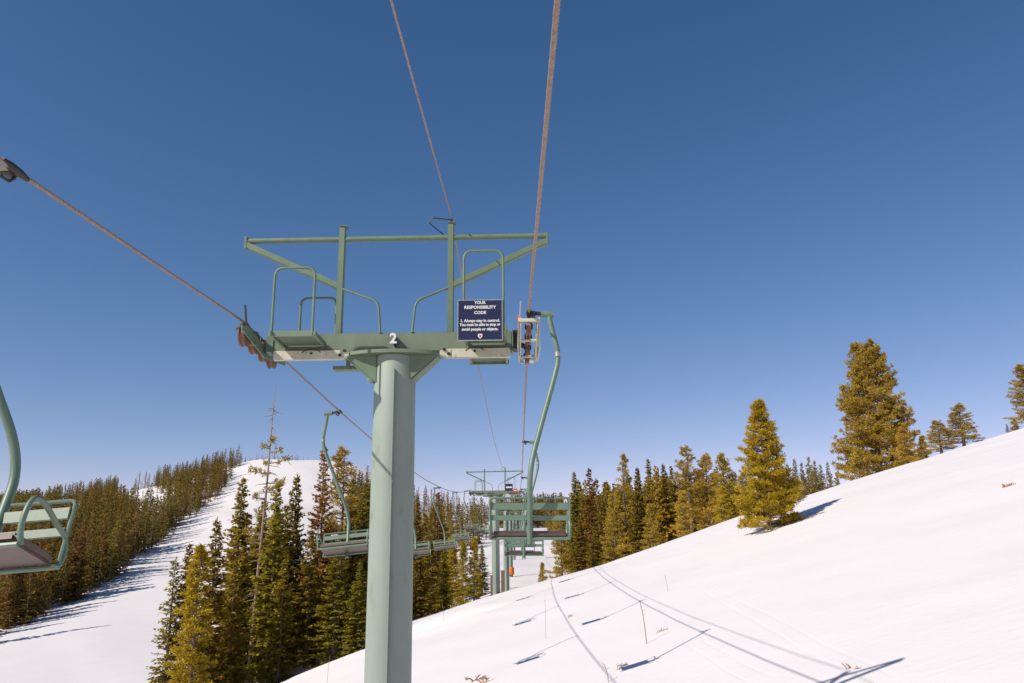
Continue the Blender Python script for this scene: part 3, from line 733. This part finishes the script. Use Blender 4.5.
for a in [
 ('spire', 176, 557, 50, 'slim ragged fir at the far left edge of the near grove', 1.0),
 ('firB', 190, 544, 51, 'slim olive fir second from the left of the near grove with a sharp spire', .85),
 ('yellowpine', 201, 548, 46, 'bright yellow green pine at the front left of the near grove', 1.05),
 ('firA', 218, 517, 48, 'dense dark fir just right of the bright yellow green pine', .85),
 ('firB', 243, 478, 55, 'tall slim fir left of the half dead pine, top against the ski run', 1.0),
 ('firC', 262, 515, 58, 'ragged fir behind the lower trunk of the half dead pine', .9),
 ('firB', 278, 484, 53, 'slim fir just right of the half dead pine trunk', .9),
 ('firA', 297, 473, 56, 'fir halfway between the half dead pine and the blunt brown column fir', .85),
 ('firC', 312, 530, 52, 'low ragged fir at the front of the near grove above the snow bank', .9),
 ('rustfir', 325, 446, 54, 'tall dark brown fir with blunt column top left of the chair hanger', .8),
 ('pineB', 345, 449, 57, 'open crowned pine behind the chair hanger left of the pole', .95),
 ('firA', 353, 476, 60, 'dark fir behind the seat of the chair left of the pole', .9),
 ('firB', 367, 484, 57, 'dark fir partly hidden by the left edge of the tower pole', 1.0),
 ('firC', 338, 540, 51, 'low dark fir in the front row below the chair left of the pole', .9),
 ('firC', 236, 560, 50, 'low dark fir in the front row between the dense fir and the snow mound', .85),
 ('firA', 360, 560, 50, 'lowest dark fir beside the pole just above the snow bank', .8),
 ('firC', 285, 560, 51, 'short shaggy fir in the front row above the snow mound', .8),
]:
    plant(a[0], a[1], a[2], a[3], a[4], GL, a[5]*1.25)
plant('snag', 276, 384, 54, 'tall half dead pine with bare leader, leaning right and topping the near grove', GL, 1.0, lean=R(1.8))
for i in range(22):
    px = random.uniform(232, 368); kd = random.choice(['firA', 'firC', 'firB', 'rustfir'])
    plant(kd, px, random.uniform(500, 575), random.uniform(54, 66), 'dark fir deep inside the near grove, only glimpsed between the front trees', 'hidden firs inside the near grove', 1.25)
GM = 'conifers left of the lift line, right of the pole'
for a in [
 ('firA', 418, 500, 66, 'dark fir touching the right edge of the tower pole', .9),
 ('firC', 431, 512, 70, 'dark ragged fir right of the pole, left of the yellow pines', 1.0),
 ('rustfir', 438, 492, 86, 'rust brown fir below the third chair on the left rope', 1.1),
 ('yellowpine', 452, 537, 76, 'leftmost yellow green pine under the left row of chairs', 1.1),
 ('yellowpine', 463, 541, 80, 'middle yellow green pine under the left row of chairs', 1.0),
 ('yellowpine', 474, 538, 88, 'rightmost yellow green pine, left of the second tower foot', 1.1),
 ('firB', 444, 545, 72, 'dark fir squeezed in left of the yellow green pines', 1.0),
 ('firB', 482, 545, 95, 'dark fir behind the second tower, right of the yellow pines', 1.1),
]:
    plant(a[0], a[1], a[2], a[3], a[4], GM, a[5])
GR = 'front row of conifers behind the brow right of the lift line'
for a in [
 ('youngpine', 542.5, 563, 75, 'tiny lone conifer on the brow right of the lift corridor', .8),
 ('pineA', 560, 505, 78, 'ragged pine bordering the right side of the lift corridor', .8),
 ('firB', 574, 472, 84, 'slim dark spire right of the backrest of the near chair', .9),
 ('rustfir', 589, 468, 82, 'tall brown spire, second in the right hand forest', .9),
 ('firC', 580, 520, 74, 'low shaggy golden fir below the two tall dark spires', 1.0),
 ('firB', 604, 482, 88, 'dark slim fir in a shaded gap of the right forest', .9),
 ('pineB', 622, 455, 82, 'tall pine with a bushy round head in the right forest', .8),
 ('pineA', 613, 495, 74, 'golden olive pine below the round headed pine', .9),
 ('firA', 637, 466, 80, 'broad olive fir immediately right of the round headed pine', .9),
 ('firB', 648, 459, 88, 'pointed fir with pale trunk midway in the right forest', .95),
 ('firA', 663, 463, 82, 'pointed dark fir left of the open crowned pine', .85),
 ('firB', 671, 466, 92, 'thin fir tip just left of the open crowned pine', .9),
 ('pineB', 686, 447, 76, 'open crowned pine with layered branches standing above the right forest', 1.15),
 ('pineA', 682, 492, 68, 'low golden pine skirting the open crowned pine', .9),
 ('pineA', 705, 456, 76, 'broad olive pine, left one of a pair before the large golden pine', 1.15),
 ('pineA', 722, 455, 80, 'broad olive pine, right one of a pair before the large golden pine', 1.1),
 ('pineA', 742, 472, 78, 'dull olive pine just behind the large golden pine', 1.0),
 ('youngpine', 722, 488, 64, 'small bright yellow pine at the left foot of the large golden pine', 1.15),
 ('firC', 594, 530, 72, 'lowest shaggy fir on the brow near the lift corridor', .9),
 ('pineA', 650, 505, 72, 'short olive pine on the brow below the pointed pale trunked fir', .8),
]:
    plant(a[0], a[1], a[2], a[3], a[4], GR, a[5]*1.12)
# trees on the open slope to the right
def plant_at(kind, bpx, bpy_, top, label, wscale=1, group=None):
    p = hit(bpx, bpy_); return plant(kind, bpx+(0), top, p.y, label, group, wscale)
plant_at('goldpine', 758, 534, 402, 'large golden green pine standing alone on the open snow slope', 1.15)
plant('bigpine', 864, 344, 75, 'biggest broad pine with blunt top on the skyline of the right slope', None, 1.15)
plant('pineA', 902, 424, 66, 'low leaning limb like pine at the right foot of the biggest pine', None, 1.0)
plant('pineA', 937, 421, 62, 'bushy pine left of a pair on the right skyline', None, 1.5)
plant('pineA', 958, 405, 61.5, 'taller pine right of a pair on the right skyline', None, 1.5)
plant('youngpine', 922, 436, 70, 'small bush like pine between the biggest pine and the skyline pair', None, 1.3)
plant('pineA', 1021, 366, 64, 'pine cut off by the right edge of the photo on the skyline', None, 1.4)
plant('youngpine', 1013, 418, 66, 'small pine beside the one cut off by the right edge', None, 1.0)
plant('spire', 1006.5, 424, 67, 'tiny dark spire on the skyline near the right edge', None, .8)
for i, (px, tp) in enumerate(((787, 463), (794, 458), (801, 462), (808, 456), (814, 460), (820, 464), (827, 461))):
    plant('spire', px, tp, 105+3*i, ['first', 'second', 'third', 'fourth', 'fifth', 'sixth', 'seventh'][i]+' slim dark spire from the left between the lone golden pine and the biggest pine', 'slim spires on the brow', 1.1)

# ---- forests: candidates, sorted by size; the 300 largest trees in all stand as single objects
used = len([o for o in COL.objects if o.get('category') == 'tree'])
cand = []
def try_add(x, y, h, kind, region):
    z = Zg(x, y); b = proj((x, y, z)); t = proj((x, y, z+h))
    if b[0] < -25 or b[0] > W+25: return
    lim = {'left': ([0, 60, 100, 150, 200, 246], [486, 482, 471, 457, 450, 447]), 'middle': ([245, 335, 372, 400, 545], [452, 460, 474, 484, 486]), 'right': ([540, 620, 640, 700, 760, 830], [484, 478, 470, 466, 466, 462])}[region]
    if t[1] < np.interp(t[0], *lim)-abs(random.gauss(0, 3)): return
    cand.append((b[1]-t[1], x, y, z, h, kind, region))
edge = ([-60, 0, 45, 90, 125, 160, 190, 215, 240, 246], [662, 637, 618, 597, 570, 545, 522, 500, 466, 452])
patch = [(137, 487, 20, 10), (150, 500, 18, 9), (70, 508, 18, 6), (205, 515, 8, 5), (172, 494, 8, 4)]
rg = g(50)
n = 0; tries = 0; X = rg.uniform(-.80, -.30, 26000); Y = 100+rg.random(26000)**.75*340
zz = Zarr(X*Y, Y)
for th, y, z in zip(X, Y, zz):
    x = th*y; b = proj((x, y, z))
    if b[0] > 246: continue
    if b[1] > np.interp(b[0], *edge)-1+rg.normal(0, 1.5): continue
    if any(((b[0]-cx)/rx)**2+((b[1]-9-cy)/(ry*2.3))**2 < 1 for cx, cy, rx, ry in patch) and rg.random() < .95: continue
    if rg.random() < .25: continue
    try_add(x, y, (rg.uniform(7, 14) if rg.random() < .8 else rg.uniform(3.5, 7))*(1 if y < 300 else .8), 'far', 'left'); n += 1
    if n > 3600: break
# beyond the near grove / middle distance
X = rg.uniform(-.17, .0, 1500); Y = 78+rg.random(1500)*360
for th, y in zip(X, Y):
    x = th*y; lx = -1.05+.0105*(y-60)
    if lx-9 < x < lx+10 and y < 330: continue
    if x > -9-.0*y: continue
    b = proj((x, y, Zg(x, y)))
    if y > 120 and rg.random() < .80: continue
    if b[1] > 545 and b[0] < 372: continue
    if 455 < b[0] and b[1] > 560: continue
    try_add(x, y, rg.uniform(7, 12), 'far', 'middle')
X = rg.uniform(-.03, .06, 260); Y = rg.uniform(330, 440, 260)
for th, y in zip(X, Y): try_add(th*y, y, rg.uniform(8, 14), 'far', 'middle')
X = rg.uniform(-.215, -.15, 400); Y = rg.uniform(230, 425, 400)
for th, y in zip(X, Y):
    b = proj((th*y, y, Zg(th*y, y)))
    if b[0] > 338+(b[1]-470)*.35: try_add(th*y, y, rg.uniform(8, 14), 'far', 'middle')
X = rg.uniform(-.335, -.25, 40); Y = rg.uniform(420, 436, 40)
for th, y in zip(X, Y): try_add(th*y, y, rg.uniform(1.5, 3.5), 'far', 'middle')
# right forest
X = rg.uniform(.035, .40, 900); Y = 80+rg.random(900)**1.5*330
for th, y in zip(X, Y):
    x = th*y
    if x < 6+.02*y: continue
    try_add(x, y, rg.uniform(8, 12.5) if th < .28 else rg.uniform(5, 8), 'far', 'right')
cand.sort(key=lambda c: -c[0])
# meshes of the distant trees (crown and trunk in one mesh each: a few pixels tall)
def far_mesh(i, H, Rm, mat, dens, lw, bark=True):
    v, q = far_kind(H, Rm, 60+i, mat, dens, lw)
    tb = []; tq = []; r = .14
    for k in range(6):
        a = 2*math.pi*k/6; tb += [(r*math.cos(a), r*math.sin(a), -.5), (.03*math.cos(a), .03*math.sin(a), H*.9)]
    for k in range(6): tq.append((2*k, 2*((k+1) % 6), 2*((k+1) % 6)+1, 2*k+1))
    vv = np.concatenate([v, np.array(tb)]); qq = np.concatenate([q, np.array(tq)+len(v)])
    return vv, qq, np.concatenate([np.zeros(len(q), int), np.ones(6, int)])
FM = []
for i, (Rm, mat, dens, lw) in enumerate(((1.9, 'darkfir', .8, .19), (1.5, 'darkfir', .8, .18), (2.0, 'fir', .8, .19), (1.8, 'rust', .75, .19), (1.7, 'fir', .8, .18), (2.1, 'pinedull', .8, .19))):
    v, q, mi = far_mesh(i, 10, Rm, mat, dens, lw)
    me = bpy.data.meshes.new('distant_conifer'); fast_mesh(me, v, q, False, mi); me.materials.append(M[mat]); me.materials.append(M['bark']); FM.append(me)
LOW = [far_mesh(20+i, 10, r_, None, .42, .30) for i, r_ in enumerate((1.8, 1.5, 2.1))]
LABS = {'left': ('conifer in the dense brown forest on the far hillside left of the ski run', 'forest trees left of the ski run'),
        'middle': ('dark conifer on the far snowfield behind the left row of chairs', 'far trees behind the left chairs'),
        'right': ('conifer in the back rows of the forest right of the lift line', 'back rows of the right forest')}
slots = 300-used; nb = 0; rest = []
for c in cand:
    if nb < slots:
        nb += 1; _, x, y, z, h, kd, region = c
        pick = {'left': [0, 1, 0, 1, 3, 4], 'middle': [0, 1, 2, 3, 4], 'right': [2, 4, 5, 2, 5, 0]}[region]
        o = bpy.data.objects.new('conifer', FM[rg.choice(pick)]); COL.objects.link(o)
        o.location = (x, y, z-.1); o.rotation_euler = (R(rg.normal(0, 1.6)), R(rg.normal(0, 1.6)), rg.uniform(0, 6.28)); s = h/10; o.scale = (s*rg.uniform(.85, 1.35),)*2+(s,)
        tag(o, LABS[region][0], 'tree', LABS[region][1])
    else: rest.append(c)
V = {}; 
allv = []; allq = []; allm = []; off = 0
for _, x, y, z, h, kd, region in rest:
    v, q, mi = LOW[rg.integers(3)]; s = h/10; a = rg.uniform(0, 6.28); wx = s*rg.uniform(.9, 1.35)
    ca, sa = math.cos(a), math.sin(a)
    nv = np.stack([(v[:, 0]*ca-v[:, 1]*sa)*wx+x, (v[:, 0]*sa+v[:, 1]*ca)*wx+y, v[:, 2]*s+z-.1], 1)
    mm = int(rg.choice([0, 0, 0, 2, 3] if region != 'right' else [2, 2, 0, 3, 2]))
    allv.append(nv); allq.append(q+off); allm.append(np.where(mi == 1, 1, mm)); off += len(v)
if rest:
    me = bpy.data.meshes.new('distant_forest'); fast_mesh(me, np.concatenate(allv), np.concatenate(allq), False, np.concatenate(allm))
    for k in ('darkfir', 'bark', 'fir', 'rust'): me.materials.append(M[k])
    o = bpy.data.objects.new('distant_forest', me); COL.objects.link(o)
    tag(o, 'mass of small conifers filling the far forests beyond the single trees', 'forest', kind='stuff')
print('candidates', len(cand), 'individual', nb, 'rest', len(rest), 'hand', used)

# ------------------------------------------------------------------ stalks and twigs in the snow; some twigs stand in for cast shadows
def stalk(px, py, toppx, toppy, label, r=.012, n=1, name='dry_stalk', mat='stalk', heads=True):
    p = hit(px, py); 
    if not p: return
    t = P(toppx, toppy, p.y); h = t.z-p.z; dx = t.x-p.x; mb = MB()
    for k in range(n):
        a = random.uniform(0, 6.28); sp_ = .12*k
        mid = Vector((dx*.35+sp_*math.cos(a)*.5, sp_*math.sin(a)*.5, h*.5)); end = Vector((dx+sp_*math.cos(a), sp_*math.sin(a), h*(1-.15*k)))
        mb.tube(smooth_path([(0, 0, -.15), mid, end], 4), r, 6, r1=r*.5)
        if heads:
            for j in range(4):
                b = mid.lerp(end, .3+.2*j); aa = random.uniform(0, 6.28); mb.tube([b, b+Vector((.08*math.cos(aa), .08*math.sin(aa), .07))], r*.5, 4, r1=r*.2)
    o = mb.build(name, M[mat], None); o.location = p; tag(o, label, 'dry plant')
stalk(647, 645, 640, 601, 'tall thin dry stalk leaning left on the open snow right of centre', .016)
stalk(609, 683, 604, 664, 'short dry stalk by the bottom edge right of centre', .012)
stalk(617, 671, 628, 664, 'bent twig shape standing in for a chair shadow left of the stalk shadow', .010, 3)  # twig geometry in place of a chair's shadow streak
stalk(655, 634, 668, 629, 'low twig shape standing in for a chair shadow beside the tall thin stalk', .010, 2)  # stands for the shadow a chair casts here, shaped as a twig
stalk(546, 640, 545, 600, 'faint dry stalk below the near chair', .008)
stalk(567, 619, 572, 615, 'twig shape standing in for a chair shadow below and right of the near chair', .009, 3)  # shadow of a chair seat, modelled as a small twig
stalk(444, 622, 442, 602, 'thin stalk on the snow right of the tower pole', .008)
stalk(327, 683, 330, 655, 'reddish stem near the bottom edge left of the pole', .010)
stalk(476, 681, 479, 676, 'brown grass tuft at the bottom edge right of the pole, left of two', .03, 5)
stalk(485, 683, 488, 679, 'brown grass tuft at the bottom edge right of the pole, right of two', .03, 5)
stalk(1004, 488, 1012, 484, 'brown twig lying on the upper snow slope by the right edge', .04, 4)
stalk(848, 671, 851, 667, 'small twig shape standing in for a post tip shadow beside the ski tracks at lower right', .012, 3)  # shadow tip of the tower's frame post, modelled as a twig end
stalk(668, 592, 665, 575, 'faint stem on the snow above the tall thin stalk', .008)
